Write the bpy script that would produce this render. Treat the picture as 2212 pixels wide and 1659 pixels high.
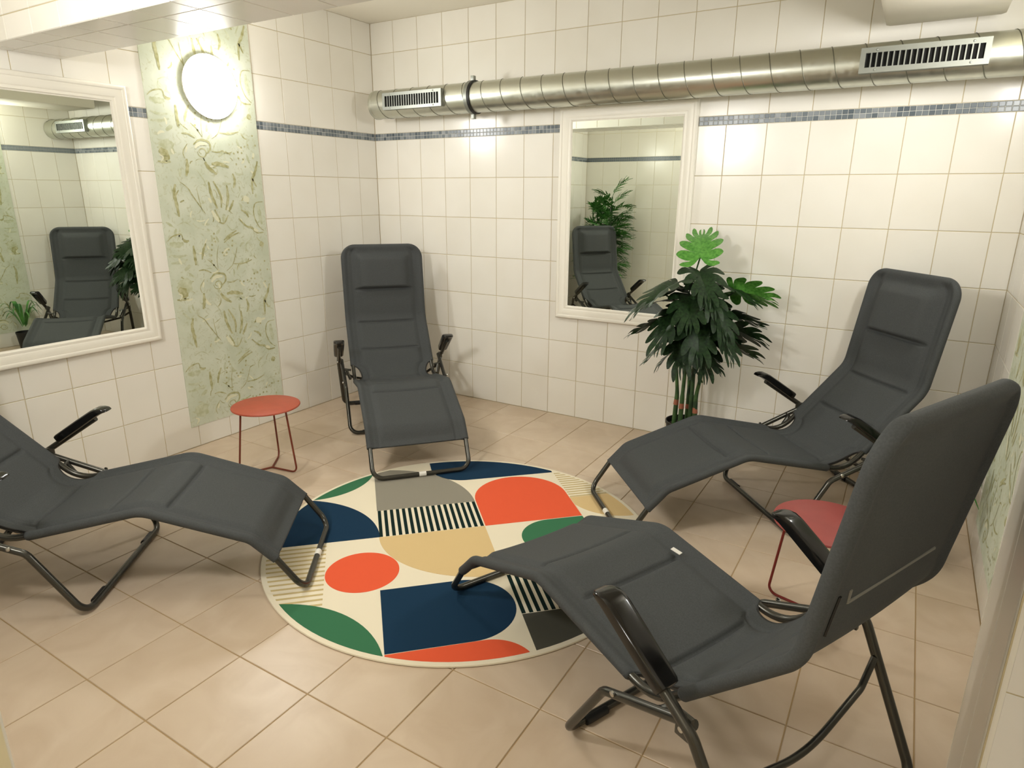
import bpy, bmesh, math, random
from mathutils import Vector, Matrix
R = math.radians
for o in list(bpy.data.objects): bpy.data.objects.remove(o)
S = bpy.context.scene
COL = S.collection

# ------------------------------------------------------------------ camera
CAM = Vector((3.3033, -3.6242, 1.3909)); YAW, PITCH, ROLL = .5422, -.2855, .0059
fw = Vector((-math.sin(YAW)*math.cos(PITCH), math.cos(YAW)*math.cos(PITCH), math.sin(PITCH)))
rt = Vector((math.cos(YAW), math.sin(YAW), 0)); up = rt.cross(fw)
r2 = math.cos(ROLL)*rt + math.sin(ROLL)*up; u2 = -math.sin(ROLL)*rt + math.cos(ROLL)*up
cd = bpy.data.cameras.new('camera'); cam = bpy.data.objects.new('camera', cd); COL.objects.link(cam)
m = Matrix((r2, u2, -fw)).transposed().to_4x4(); m.translation = CAM; cam.matrix_world = m
cd.sensor_width = 36; cd.lens = 36*1403.57/2212; cd.clip_start = .02
S.camera = cam
# ------------------------------------------------------------------ world, exposure
w = bpy.data.worlds.new('world'); S.world = w; w.use_nodes = True
w.node_tree.nodes['Background'].inputs[0].default_value = (1, .95, .85, 1)
w.node_tree.nodes['Background'].inputs[1].default_value = .02
S.view_settings.view_transform = 'Standard'; S.view_settings.look = 'None'
S.view_settings.gamma = 1; S.view_settings.use_curve_mapping = False
S.view_settings.exposure = 0.52
LAMP = 42.0            # glow of the two round wall lamps
FRONT_FILL = 72.0           # third lamp, added unseen on the front wall to brighten the foreground
LAMPCOL = (1.0, .985, .95)
CORRIDOR_FILL = 37.0         # ceiling lamp added in the unseen passage to brighten the foreground

# ------------------------------------------------------------------ helpers
def lin(r, g, b):
    f = lambda c: (c/255/12.92) if c <= 10 else ((c/255+.055)/1.055)**2.4
    return (f(r), f(g), f(b), 1)
def nmat(name, col, rough=.5, metal=0, spec=.5, **kw):
    mt = bpy.data.materials.new(name); mt.use_nodes = True
    b = mt.node_tree.nodes['Principled BSDF']
    b.inputs['Base Color'].default_value = col; b.inputs['Roughness'].default_value = rough
    b.inputs['Metallic'].default_value = metal; b.inputs['Specular IOR Level'].default_value = spec
    for k, v in kw.items(): b.inputs[k].default_value = v
    return mt
def N(mt, t): return mt.node_tree.nodes.new(t)
def LK(mt, a, b): mt.node_tree.links.new(a, b)
def bsdf(mt): return mt.node_tree.nodes['Principled BSDF']
def noise_colour(mt, c1, c2, scale=8, detail=4, lo=.35, hi=.65, coord='Object', rnd=0, distort=0):
    tc = N(mt, 'ShaderNodeTexCoord'); n = N(mt, 'ShaderNodeTexNoise'); r = N(mt, 'ShaderNodeValToRGB')
    n.inputs['Scale'].default_value = scale; n.inputs['Detail'].default_value = detail; n.inputs['Distortion'].default_value = distort
    src = tc.outputs[coord]
    if rnd:                                   # every piece shows another part of the grain
        oi = N(mt, 'ShaderNodeObjectInfo'); ad = N(mt, 'ShaderNodeVectorMath'); ad.operation = 'ADD'
        sc = N(mt, 'ShaderNodeMath'); sc.operation = 'MULTIPLY'; sc.inputs[1].default_value = 40
        LK(mt, oi.outputs['Random'], sc.inputs[0]); LK(mt, src, ad.inputs[0]); LK(mt, sc.outputs[0], ad.inputs[1]); src = ad.outputs[0]
    LK(mt, src, n.inputs['Vector']); LK(mt, n.outputs['Fac'], r.inputs[0])
    r.color_ramp.elements[0].position = lo; r.color_ramp.elements[1].position = hi
    r.color_ramp.elements[0].color = c1; r.color_ramp.elements[1].color = c2
    LK(mt, r.outputs[0], bsdf(mt).inputs['Base Color'])
    return r.outputs[0]
def vary(mt, amt):                            # piece-to-piece brightness
    b = bsdf(mt); inp = b.inputs['Base Color']; oi = N(mt, 'ShaderNodeObjectInfo')
    mr = N(mt, 'ShaderNodeMapRange'); mr.inputs['To Min'].default_value = 1-amt; mr.inputs['To Max'].default_value = 1+amt
    hs = N(mt, 'ShaderNodeHueSaturation'); LK(mt, oi.outputs['Random'], mr.inputs['Value']); LK(mt, mr.outputs[0], hs.inputs['Value'])
    if inp.is_linked: LK(mt, inp.links[0].from_socket, hs.inputs['Color'])
    else: hs.inputs['Color'].default_value = inp.default_value
    LK(mt, hs.outputs[0], inp)
def bump(mt, scale, strength, dist=.002, tex='ShaderNodeTexNoise'):
    tc = N(mt, 'ShaderNodeTexCoord'); n = N(mt, tex); n.inputs['Scale'].default_value = scale
    bp = N(mt, 'ShaderNodeBump'); bp.inputs['Strength'].default_value = strength; bp.inputs['Distance'].default_value = dist
    LK(mt, tc.outputs['Object'], n.inputs['Vector']); LK(mt, n.outputs[0], bp.inputs['Height']); LK(mt, bp.outputs[0], bsdf(mt).inputs['Normal'])

def mesh(name, vs, fs, mt, smooth=False):
    me = bpy.data.meshes.new(name); me.from_pydata([tuple(v) for v in vs], [], fs)
    me.validate()
    bm = bmesh.new(); bm.from_mesh(me); bmesh.ops.recalc_face_normals(bm, faces=bm.faces); bm.to_mesh(me); bm.free()
    if mt: me.materials.append(mt)
    if smooth:
        for p in me.polygons: p.use_smooth = True
        if smooth != 'all':
            try: me.set_sharp_from_angle(angle=R(40))
            except Exception: pass
    return me
def link(name, me, parent=None, loc=None, rot=None, mat=None):
    o = bpy.data.objects.new(name, me); COL.objects.link(o)
    if parent: o.parent = parent
    if mat is not None: o.matrix_local = mat
    if loc: o.location = loc
    if rot: o.rotation_euler = rot
    return o
def obj(name, vs, fs, mt, parent=None, smooth=False, **k): return link(name, mesh(name, vs, fs, mt, smooth), parent, **k)
def thing(name, label, cat, loc=(0, 0, 0), rz=0, group=None):
    o = link(name, None, None, loc, (0, 0, rz)); tag(o, label, cat, group); return o
def tag(o, label=None, cat=None, group=None, kind=None):
    if label: o['label'] = label
    if cat: o['category'] = cat
    if group: o['group'] = group
    if kind: o['kind'] = kind
    return o
def struct(o, label): o['kind'] = 'structure'; o['label'] = label; return o
def copy_tree(o, parent=None):
    c = o.copy(); COL.objects.link(c); c.parent = parent
    for ch in list(o.children): copy_tree(ch, c)
    return c
class MB:
    def __init__(s): s.v = []; s.f = []
    def add(s, vs, fs):
        n = len(s.v); s.v += [tuple(v) for v in vs]; s.f += [tuple(i+n for i in f) for f in fs]; return s
    def box(s, a, b, bev=0):
        x0, y0, z0 = a; x1, y1, z1 = b
        if not bev:
            return s.add([(x0,y0,z0),(x1,y0,z0),(x1,y1,z0),(x0,y1,z0),(x0,y0,z1),(x1,y0,z1),(x1,y1,z1),(x0,y1,z1)],
                         [(0,3,2,1),(4,5,6,7),(0,1,5,4),(1,2,6,5),(2,3,7,6),(3,0,4,7)])
        bm = bmesh.new(); bmesh.ops.create_cube(bm, size=1)
        for v in bm.verts: v.co = Vector(((x0+x1)/2+v.co.x*(x1-x0), (y0+y1)/2+v.co.y*(y1-y0), (z0+z1)/2+v.co.z*(z1-z0)))
        bmesh.ops.bevel(bm, geom=list(bm.edges), offset=bev, segments=2, profile=.6, affect='EDGES')
        bm.verts.index_update(); vs = [v.co[:] for v in bm.verts]; fs = [tuple(v.index for v in f.verts) for f in bm.faces]; bm.free()
        return s.add(vs, fs)
    def tube(s, path, r, n=10, closed=False, cap=True):
        path = [Vector(q) for q in path]; L = len(path); rs = r if hasattr(r, '__len__') else [r]*L
        T = []
        for i in range(L):
            a = path[(i-1) % L] if (closed or i) else path[i]; b = path[(i+1) % L] if (closed or i < L-1) else path[i]
            T.append((b-a).normalized())
        nn = T[0].orthogonal().normalized(); vs = []
        for i in range(L):
            if i:
                ax = T[i-1].cross(T[i])
                if ax.length > 1e-7: nn = Matrix.Rotation(T[i-1].angle(T[i]), 3, ax) @ nn
            nn = (nn - T[i]*nn.dot(T[i])).normalized(); bb = T[i].cross(nn)
            for k in range(n):
                t = 2*math.pi*k/n; vs.append(path[i] + (nn*math.cos(t)+bb*math.sin(t))*rs[i])
        fs = []
        for i in range(L if closed else L-1):
            j = (i+1) % L; off = 0
            if closed and i == L-1:            # twist match
                off = min(range(n), key=lambda q: (vs[i*n]-vs[j*n+q]).length)
            for k in range(n): fs.append((i*n+k, i*n+(k+1) % n, j*n+(k+1+off) % n, j*n+(k+off) % n))
        if not closed and cap: fs += [tuple(range(n))[::-1], tuple((L-1)*n+k for k in range(n))]
        return s.add(vs, fs)
    def lathe(s, prof, n=32, mat=None, close=True):
        vs = []; fs = []
        for r, z in prof:
            for k in range(n):
                t = 2*math.pi*k/n; v = Vector((r*math.cos(t), r*math.sin(t), z)); vs.append(mat @ v if mat else v)
        for i in range(len(prof)-1):
            for k in range(n): fs.append((i*n+k, i*n+(k+1) % n, (i+1)*n+(k+1) % n, (i+1)*n+k))
        if close:
            if prof[0][0] > 1e-6: fs.append(tuple(range(n))[::-1])
            if prof[-1][0] > 1e-6: fs.append(tuple((len(prof)-1)*n+k for k in range(n)))
        return s.add(vs, fs)
    def build(s, name, mt, parent=None, smooth=True, **k): return obj(name, s.v, s.f, mt, parent, smooth, **k)
def fillet(pts, rad, n=6, closed=False):
    pts = [Vector(q) for q in pts]; L = len(pts); rad = rad if hasattr(rad, '__len__') else [rad]*L; out = []
    for i in range(L):
        if not closed and i in (0, L-1) or rad[i] <= 0: out.append(pts[i]); continue
        p, a, b = pts[i], pts[(i-1) % L], pts[(i+1) % L]
        u = (a-p).normalized(); v = (b-p).normalized(); ang = u.angle(v)
        d = min(rad[i]/math.tan(ang/2), (a-p).length*.48, (b-p).length*.48); rr = d*math.tan(ang/2)
        bis = (u+v)
        if bis.length < 1e-4: out.append(p); continue
        c = p + bis.normalized()*(rr/math.sin(ang/2)); s0 = p+u*d-c; s1 = p+v*d-c
        tot = s0.angle(s1); ax = s0.cross(s1).normalized()
        for k in range(n+1): out.append(c + Matrix.Rotation(tot*k/n, 3, ax) @ s0)
    return out
def dense(path, step):
    out = [Vector(path[0])]
    for a, b in zip(path, path[1:]):
        a = Vector(a); b = Vector(b); k = max(1, int(math.ceil((b-a).length/step)))
        out += [a+(b-a)*j/k for j in range(1, k+1)]
    return out

# ------------------------------------------------------------------ materials
TILE = nmat('glazed cream tile', lin(240, 234, 219), .2, spec=.45)
noise_colour(TILE, lin(240, 236, 226), lin(245, 242, 234), 3, 2, .3, .7, rnd=1); vary(TILE, .015)
GROUT = nmat('wall grout', lin(204, 190, 154), .9)
PAINT = nmat('cream ceiling paint', lin(238, 232, 216), .75); bump(PAINT, 60, .08)
JAMB = nmat('cream jamb paint', lin(236, 228, 200), .5)
FTILE = nmat('beige floor tile', lin(212, 186, 150), .33, spec=.4)
noise_colour(FTILE, lin(204, 183, 158), lin(216, 197, 174), 5, 6, .3, .7, rnd=1, distort=1.2); vary(FTILE, .012)
FGROUT = nmat('floor grout', lin(178, 151, 110), .9)
MOS = nmat('blue grey mosaic', lin(110, 124, 136), .25)
def _mos():
    oi = N(MOS, 'ShaderNodeObjectInfo'); r = N(MOS, 'ShaderNodeValToRGB'); LK(MOS, oi.outputs['Random'], r.inputs[0])
    e = r.color_ramp.elements; e[0].color = lin(88, 99, 108); e[1].color = lin(150, 156, 161)
    x = e.new(.5); x.color = lin(118, 127, 134)
    LK(MOS, r.outputs[0], bsdf(MOS).inputs['Base Color'])
_mos()
MGROUT = nmat('pale mosaic grout', lin(205, 205, 200), .9)
WHITE = nmat('white lacquer', lin(246, 242, 230), .35)
MIRROR = nmat('silvered glass', (.82, .87, .79, 1), .005, 1)
GALV = nmat('galvanised steel', lin(205, 207, 196), .36, 1)
def _galv():
    tc = N(GALV, 'ShaderNodeTexCoord'); v = N(GALV, 'ShaderNodeTexVoronoi'); v.inputs['Scale'].default_value = 55
    mr = N(GALV, 'ShaderNodeMapRange'); mr.inputs['To Min'].default_value = .28; mr.inputs['To Max'].default_value = .42
    LK(GALV, tc.outputs['Object'], v.inputs['Vector']); LK(GALV, v.outputs['Color'], mr.inputs['Value']); LK(GALV, mr.outputs[0], bsdf(GALV).inputs['Roughness'])
_galv()
SEAM = nmat('dark folded seam', lin(120, 120, 108), .45, .9)
GALV2 = nmat('bright zinc plate', lin(150, 153, 146), .45, .8)
BLACK = nmat('black rubber', lin(16, 16, 16), .5)
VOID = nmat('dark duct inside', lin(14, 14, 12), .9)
def glow(name, strength):
    mt = bpy.data.materials.new(name); mt.use_nodes = True; nt = mt.node_tree; nt.nodes.clear()
    e = nt.nodes.new('ShaderNodeEmission'); o = nt.nodes.new('ShaderNodeOutputMaterial')
    e.inputs[0].default_value = (*LAMPCOL, 1); e.inputs[1].default_value = strength; nt.links.new(e.outputs[0], o.inputs[0]); return mt
GLOW = glow('opal glass, lit', LAMP); GLOW3 = glow('front lamp glass, lit', FRONT_FILL); GLOW2 = glow('passage lamp glass, lit', CORRIDOR_FILL)
PAPER = nmat('sea green wallpaper', lin(205, 214, 186), .8)
def _paper():
    c = noise_colour(PAPER, lin(202, 209, 187), lin(217, 222, 204), 7, 6, .35, .65)
    tc = N(PAPER, 'ShaderNodeTexCoord'); n = N(PAPER, 'ShaderNodeTexNoise'); n.inputs['Scale'].default_value = 26; n.inputs['Detail'].default_value = 5; n.inputs['Distortion'].default_value = 2.4
    r = N(PAPER, 'ShaderNodeValToRGB'); e = r.color_ramp.elements; e[0].position = .56; e[0].color = (0, 0, 0, 1); e[1].position = .66; e[1].color = (.55, .55, .55, 1)
    mx = N(PAPER, 'ShaderNodeMix'); mx.data_type = 'RGBA'; LK(PAPER, tc.outputs['Object'], n.inputs['Vector']); LK(PAPER, n.outputs['Fac'], r.inputs[0])
    LK(PAPER, r.outputs[0], mx.inputs[0]); LK(PAPER, c, mx.inputs[6]); mx.inputs[7].default_value = lin(188, 190, 152); LK(PAPER, mx.outputs[2], bsdf(PAPER).inputs['Base Color'])
_paper()
INK = {'d': nmat('olive print', lin(160, 158, 100), .85), 'm': nmat('soft olive print', lin(184, 188, 146), .85), 'l': nmat('pale print', lin(228, 228, 200), .85)}
for k, a, b in (('d', lin(162, 160, 110), lin(198, 198, 158)), ('m', lin(188, 193, 156), lin(208, 213, 188))): noise_colour(INK[k], a, b, 40, 4)

# ------------------------------------------------------------------ room shell
XR, YF, ZC = 3.695, -3.50, 2.465
XD = 2.845                                    # door opening from here to the right wall
def slab(name, a, b, mt, label): return struct(MB().box(a, b).build(name, mt, None, False), label)
G = .0025                                     # tiles stand this far proud of the joints
T_ = .12
floor = slab('floor', (-T_, -5.3, -.12), (4.4, T_, -G), FGROUT, 'beige square tiled floor with narrow brown joints')
ceiling = slab('ceiling', (-T_, -5.3, ZC), (4.4, T_, ZC+.1), PAINT, 'plain cream painted ceiling')
wall_back = slab('wall_back', (-T_, G, -.12), (XR+T_, T_, ZC), GROUT, 'back wall of cream glazed tiles with a blue grey mosaic band')
wall_left = slab('wall_left', (-T_, YF-.18, -.12), (-G, G, ZC), GROUT, 'left wall of cream glazed tiles with a blue grey mosaic band')
wall_right = slab('wall_right', (XR+G, -5.3, -.12), (XR+T_, G, ZC), GROUT, 'right wall of cream glazed tiles')
wall_front = slab('wall_front', (-T_, YF-.18, -.12), (XD, YF-G, ZC), JAMB, 'front wall of cream tiles ending at the doorway')
slab('wall_door_head', (XD, YF-.18, 2.1), (XR+G, YF, ZC), JAMB, 'cream wall above the doorway')
slab('wall_passage_left', (1.2, -5.3, 0), (1.3, YF-.18, ZC), PAINT, 'plain wall of the passage behind the doorway')
slab('wall_passage_end', (1.2, -5.4, 0), (4.4, -5.3, ZC), PAINT, 'plain end wall of the passage behind the doorway')

_tm = {}
def tile_mesh(w, h, mt, t=.006, bev=.0015):
    key = (round(w, 4), round(h, 4), mt.name)
    if key not in _tm:
        a, b = w/2, h/2; c = bev
        vs = [(-a,-b,-t),(a,-b,-t),(a,b,-t),(-a,b,-t),(-a,-b,-c),(a,-b,-c),(a,b,-c),(-a,b,-c),(-a+c,-b+c,0),(a-c,-b+c,0),(a-c,b-c,0),(-a+c,b-c,0)]
        fs = [(0,1,5,4),(1,2,6,5),(2,3,7,6),(3,0,4,7),(4,5,9,8),(5,6,10,9),(6,7,11,10),(7,4,8,11),(8,9,10,11)]
        _tm[key] = mesh('tile', vs, fs, mt)
    return _tm[key]
def tiles(parent, name, org, U, V, us, vs, mt, g=.003, skip=None):
    U = Vector(U); V = Vector(V); NN = U.cross(V); org = Vector(org)
    for u0, u1 in zip(us, us[1:]):
        for v0, v1 in zip(vs, vs[1:]):
            if u1-u0 < .008 or v1-v0 < .008 or (skip and skip(u0, u1, v0, v1)): continue
            M = Matrix((U, V, NN)).transposed().to_4x4(); M.translation = org+U*(u0+u1)/2+V*(v0+v1)/2
            link(name, tile_mesh(u1-u0-g, v1-v0-g, mt), parent, mat=M)
def span(a, b, first, step):
    out = [a]; x = first
    while x < b-1e-6:
        if x > a+1e-6: out.append(x)
        x += step
    return out+[b]
H = .2488; Z0 = 1.734; ZM = 1.778
LOW = [0]+[Z0-k*H for k in range(6, -1, -1)]
HIGH = [ZM, ZM+H, ZM+2*H, ZC]
def wall_tiles(wall, org, U, us, skip=None):
    tiles(wall, 'wall_tile', org, U, (0, 0, 1), us, LOW, TILE, skip=skip)
    tiles(wall, 'wall_tile', org, U, (0, 0, 1), us, HIGH, TILE, skip=skip)
wall_tiles(wall_back, (0, 0, 0), (1, 0, 0), span(0, XR, .1943, .2))
wall_tiles(wall_left, (0, 0, 0), (0, 1, 0), [-y for y in span(0, -YF, .1752, .2)][::-1])
wall_tiles(wall_right, (XR, 0, 0), (0, -1, 0), span(0, -YF, .185, .2))
wall_tiles(wall_front, (XD, YF, 0), (-1, 0, 0), span(0, XD, .045, .2))
tiles(floor, 'floor_tile', (0, 0, 0), (1, 0, 0), (0, 1, 0), span(0, XR, .1989, .3006), [-y for y in span(0, 5.3, .1955, .3006)][::-1], FTILE, g=.0035)
def mosaic(wall, org, U, spans, joined=False):
    U = Vector(U); V = Vector((0, 0, 1)); org = Vector(org)
    b = MB(); n = Vector(U).cross(V)
    for a, c in spans:                         # pale grout bed of the band
        q = [org+U*a+V*Z0-n*.0018, org+U*c+V*Z0-n*.0018, org+U*c+V*ZM-n*.0018, org+U*a+V*ZM-n*.0018]
        b.add(q, [(0, 1, 2, 3)])
    obj('mosaic_bed', b.v, b.f, MGROUT, wall)
    if not joined:
        for a, c in spans: tiles(wall, 'mosaic_tile', org, U, V, span(a, c, a+.025, .025), [Z0, Z0+.022, ZM], MOS, g=.0024)
    else:
        b = MB()
        for a, c in spans:
            us = span(a, c, a+.025, .025)
            for u0, u1 in zip(us, us[1:]):
                for v0 in (Z0, Z0+.022):
                    q = [org+U*u+V*v for u, v in ((u0+.001, v0+.001), (u1-.001, v0+.001), (u1-.001, v0+.021), (u0+.001, v0+.021))]
                    b.add(q+[p-n*.004 for p in q], [(0,1,2,3),(0,4,5,1),(1,5,6,2),(2,6,7,3),(3,7,4,0)])
        tag(obj('mosaic_band', b.v, b.f, MOS, wall), kind='stuff')
mosaic(wall_back, (0, 0, 0), (1, 0, 0), [(0, 1.444), (2.252, XR)])
mosaic(wall_left, (0, 0, 0), (0, 1, 0), [(-3.5, -2.53), (-1.715, -1.62), (-.985, 0)])
mosaic(wall_right, (XR, 0, 0), (0, -1, 0), [(0, .62), (1.255, 1.967), (2.27, 3.5)], True)
mosaic(wall_front, (XD, YF, 0), (-1, 0, 0), [(0, XD)], True)

# tiled beam across the room and the pillar that carries it on the right
YB, YA, ZB, XP = -1.967, -2.27, 1.942, 3.568
beam = slab('ceiling_beam', (-G, YA+G, ZB+G), (XR+G, YB-G, ZC), GROUT, 'low tiled beam crossing the room under the ceiling')
bu = span(0, XR, .07, .2)
tiles(beam, 'beam_tile', (0, 0, ZB), (1, 0, 0), (0, -1, 0), bu, [-YB, 2.17, -YA], TILE)
tiles(beam, 'beam_tile', (0, YA, 0), (1, 0, 0), (0, 0, 1), span(0, XR, .03, .2), [ZB, ZM+H, ZM+2*H, ZC], TILE)
tiles(beam, 'beam_tile', (XR, YB, 0), (-1, 0, 0), (0, 0, 1), span(0, XR, .1, .2), [ZB, ZM+H, ZM+2*H, ZC], TILE)
pillar = slab('wall_pillar', (XP+G, YA+G, 0), (XR, YB-G, ZB), GROUT, 'narrow tiled pillar under the beam at the right edge')
pz = LOW+[ZB]
tiles(pillar, 'pillar_tile', (XP, 0, 0), (0, -1, 0), (0, 0, 1), [-YB+.014, 2.13, -YA-.012], [0, ZB], TILE)
tiles(pillar, 'pillar_tile', (XP+.012, YA, 0), (1, 0, 0), (0, 0, 1), [0, XR-XP-.012], pz, TILE)
tiles(pillar, 'pillar_tile', (XR, YB, 0), (-1, 0, 0), (0, 0, 1), [0, XR-XP-.014], pz, TILE)
def corner_trim(y, s, nm):
    q = [(XP+.014, y)]+[(XP+.013-.013*math.sin(t), y-s*(.013-.013*math.cos(t))) for t in [k*R(15) for k in range(7)]]+[(XP, y-s*.014), (XP+.014, y-s*.014)]
    vs = [(a, b, 0) for a, b in q]+[(a, b, ZB) for a, b in q]; n = len(q)
    o = obj('corner_trim', vs, [(i, (i+1) % n, n+(i+1) % n, n+i) for i in range(n)]+[tuple(range(n)), tuple(range(n, 2*n))], WHITE, pillar, True)
corner_trim(YB, 1, 1); corner_trim(YA, -1, 2)
# boxed-in services under the ceiling on the right
sof = struct(MB().box((3.06, -1.967, 2.09), (3.49, -.10, ZC), .02).build('ceiling_soffit', PAINT), 'plain cream boxed duct under the ceiling above the steel pipe')

# unseen lamp added behind the doorway to brighten the front of the room
pl = thing('added_ceiling_lamp', 'round white ceiling lamp added out of view in the passage to brighten the foreground', 'lamp', (2.9, -4.5, ZC))
MB().lathe([(.0, 0), (.19, 0), (.19, -.02), (.17, -.03)], 40, close=False).build('lamp_base', WHITE, pl)
MB().lathe([(.175, -.025), (.17, -.06), (.14, -.085), (.08, -.1), (0, -.105)], 40, close=False).build('diffuser', GLOW2, pl)

# ------------------------------------------------------------------ round wall lamps
def wall_lamp(loc, rz, label, gm=GLOW):
    t = thing('wall_lamp', label, 'lamp', loc, rz, 'round opal wall lamps')
    M = Matrix.Rotation(R(90), 4, 'Y')
    MB().lathe([(0, 0), (.150, 0), (.150, .015), (.1575, .016), (.158, .018), (.1575, .0205), (.15, .0205)], 48, M, False).build('lamp_base', WHITE, t)
    MB().lathe([(.157, .020), (.153, .029), (.144, .040), (.128, .050), (.1, .059), (.06, .066), (0, .069)], 48, M, False).build('diffuser', gm, t)
wall_lamp((.006, -1.268, 1.918), 0, 'round glowing wall lamp on the wallpaper strip beside the left mirror')
wall_lamp((XR-.006, -.94, 1.918), math.pi, 'round glowing wall lamp on the right wallpaper strip, out of view')

wall_lamp((1.55, YF+.002, 1.918), R(90), 'round glowing wall lamp added on the front wall to brighten the foreground, out of view', GLOW3)  # extra lamp out of frame, put in as fill for the foreground

# ------------------------------------------------------------------ wallpaper strips
MOTIF = [('d',0.011,[(0.177,0.854),(0.175,0.808),(0.163,0.767)]),('d',0.0115,[(0.28,0.841),(0.302,0.811),(0.344,0.781)]),('d',0.0129,[(0.319,0.833),(0.365,0.835),(0.424,0.82)]),('d',0.0088,[(0.443,0.788),(0.452,0.746),(0.438,0.711)]),('d',0.01,[(0.288,0.741),(0.297,0.671),(0.324,0.601)]),('d',0.008,[(0.316,0.745),(0.352,0.67),(0.348,0.605)]),('d',0.01,[(0.397,0.725),(0.396,0.655),(0.375,0.592)]),('d',0.008,[(0.43,0.645),(0.411,0.611),(0.393,0.584)]),('d',0.0056,[(0.282,0.592),(0.308,0.546),(0.351,0.521),(0.386,0.565)]),('l',0.0129,[(0.286,0.591),(0.305,0.559),(0.324,0.53)]),('d',0.0071,[(0.305,0.596),(0.323,0.555),(0.334,0.533)]),('m',0.0152,[(0.358,0.57),(0.359,0.544),(0.352,0.525)]),('d',0.0109,[(0.096,0.727),(0.083,0.682),(0.089,0.619),(0.094,0.563)]),('m',0.0532,[(0.062,0.939),(0.073,0.904),(0.064,0.868)]),('d',0.0266,[(0.036,0.894),(0.064,0.868),(0.056,0.839)]),('l',0.0053,[(0.01,0.878),(0.032,0.868),(0.054,0.884)]),('l',0.0053,[(0.032,0.868),(0.05,0.855),(0.035,0.834)]),('d',0.0071,[(0.019,0.836),(0.047,0.833),(0.087,0.835)]),('d',0.0044,[(0.011,1.142),(0.041,1.165),(0.089,1.174),(0.097,1.148)]),('d',0.0086,[(0.094,1.152),(0.111,1.136),(0.131,1.139)]),('m',0.0176,[(0.02,1.127),(0.058,1.121),(0.098,1.126)]),('d',0.003,[(0.283,0.966),(0.254,1.007),(0.224,1.032)]),('d',0.0025,[(0.283,0.966),(0.285,1.043),(0.302,1.103)]),('d',0.003,[(0.336,0.961),(0.376,0.989),(0.4,1.034),(0.421,1.088)]),('d',0.005,[(0.386,0.996),(0.451,0.994),(0.51,1.01)]),('d',0.0055,[(0.339,1.116),(0.388,1.148),(0.445,1.168)]),('d',0.005,[(0.165,0.977),(0.199,0.978),(0.239,0.959)]),('d',0.004,[(0.243,0.893),(0.253,0.872),(0.279,0.867),(0.295,0.887),(0.284,0.908),(0.262,0.906),(0.254,0.892),(0.267,0.881)]),('d',0.0071,[(0.226,0.926),(0.264,0.952),(0.316,0.944),(0.322,0.911),(0.299,0.886)]),('l',0.0109,[(0.232,0.909),(0.261,0.933),(0.305,0.933)]),('d',0.0035,[(0.192,0.929),(0.162,0.887),(0.169,0.855)]),('l',0.007,[(0.186,0.914),(0.176,0.885)]),('d',0.0099,[(0.616,0.859),(0.594,0.803),(0.568,0.755),(0.563,0.679)]),('d',0.0067,[(0.569,0.764),(0.594,0.718)]),('d',0.0043,[(0.625,0.635),(0.572,0.626),(0.555,0.569),(0.578,0.503),(0.616,0.469)]),('m',0.0144,[(0.592,0.614),(0.596,0.561),(0.605,0.507)]),('d',0.0079,[(0.451,0.544),(0.496,0.501),(0.535,0.489),(0.563,0.462),(0.61,0.461)]),('d',0.0197,[(0.576,0.401),(0.601,0.387)]),('l',0.0112,[(0.545,0.483),(0.574,0.469)]),('d',0.0067,[(0.428,0.48),(0.381,0.456),(0.34,0.43)]),('d',0.0079,[(0.472,0.592),(0.505,0.573),(0.517,0.549)]),('d',0.004,[(0.123,0.738),(0.161,0.709),(0.182,0.674),(0.211,0.629),(0.248,0.574)]),('d',0.0027,[(0.213,0.708),(0.221,0.643),(0.231,0.585)]),('d',0.0097,[(0.152,1.112),(0.153,1.06),(0.153,1.008)]),('d',0.008,[(0.227,1.119),(0.205,1.079),(0.194,1.035)]),('m',0.0086,[(0.105,1.064),(0.057,1.06),(0.016,1.071)]),('m',0.0133,[(0.121,1.011),(0.085,0.985)]),('m',0.0097,[(0.009,0.977),(0.055,0.943)]),('m',0.0089,[(0.013,1.028),(0.068,1.03),(0.109,1.042)]),('d',0.0088,[(0.526,0.625),(0.505,0.654),(0.483,0.641)]),('l',0.0224,[(0.495,0.656),(0.534,0.645)]),('d',0.004,[(0.402,0.907),(0.364,0.895),(0.328,0.899)]),('m',0.0055,[(0.478,1.06),(0.483,1.1),(0.525,1.129)]),('m',0.0035,[(0.226,0.801),(0.262,0.749),(0.274,0.699)]),('m',0.0036,[(0.159,0.51),(0.119,0.534),(0.075,0.519)]),('m',0.004,[(0.37,1.214),(0.402,1.182),(0.441,1.203)]),('o',0.008,[(0.283,1.168)]),('o',0.008,[(0.281,1.142)]),('o',0.008,[(0.286,1.126)]),('o',0.008,[(0.264,1.109)]),('o',0.008,[(0.258,1.083)]),('o',0.008,[(0.252,1.053)]),('o',0.008,[(0.249,1.023)]),('o',0.008,[(0.26,0.999)]),('o',0.008,[(0.394,1.124)]),('o',0.008,[(0.389,1.097)]),('o',0.008,[(0.365,1.076)]),('o',0.008,[(0.349,1.061)]),('o',0.008,[(0.33,1.046)]),('o',0.008,[(0.323,1.063)]),('o',0.008,[(0.415,0.896)]),('o',0.008,[(0.439,0.89)]),('o',0.008,[(0.465,0.894)]),('o',0.008,[(0.492,0.902)]),('o',0.008,[(0.516,0.928)]),('o',0.008,[(0.54,0.934)]),('o',0.008,[(0.561,0.944)]),('o',0.008,[(0.516,0.899)]),('o',0.008,[(0.492,0.869)]),('o',0.008,[(0.474,0.838)]),('o',0.008,[(0.521,0.866)]),('o',0.008,[(0.531,0.827)]),('o',0.008,[(0.597,0.995)]),('o',0.008,[(0.611,0.944)]),('o',0.008,[(0.587,0.875)])]
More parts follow.
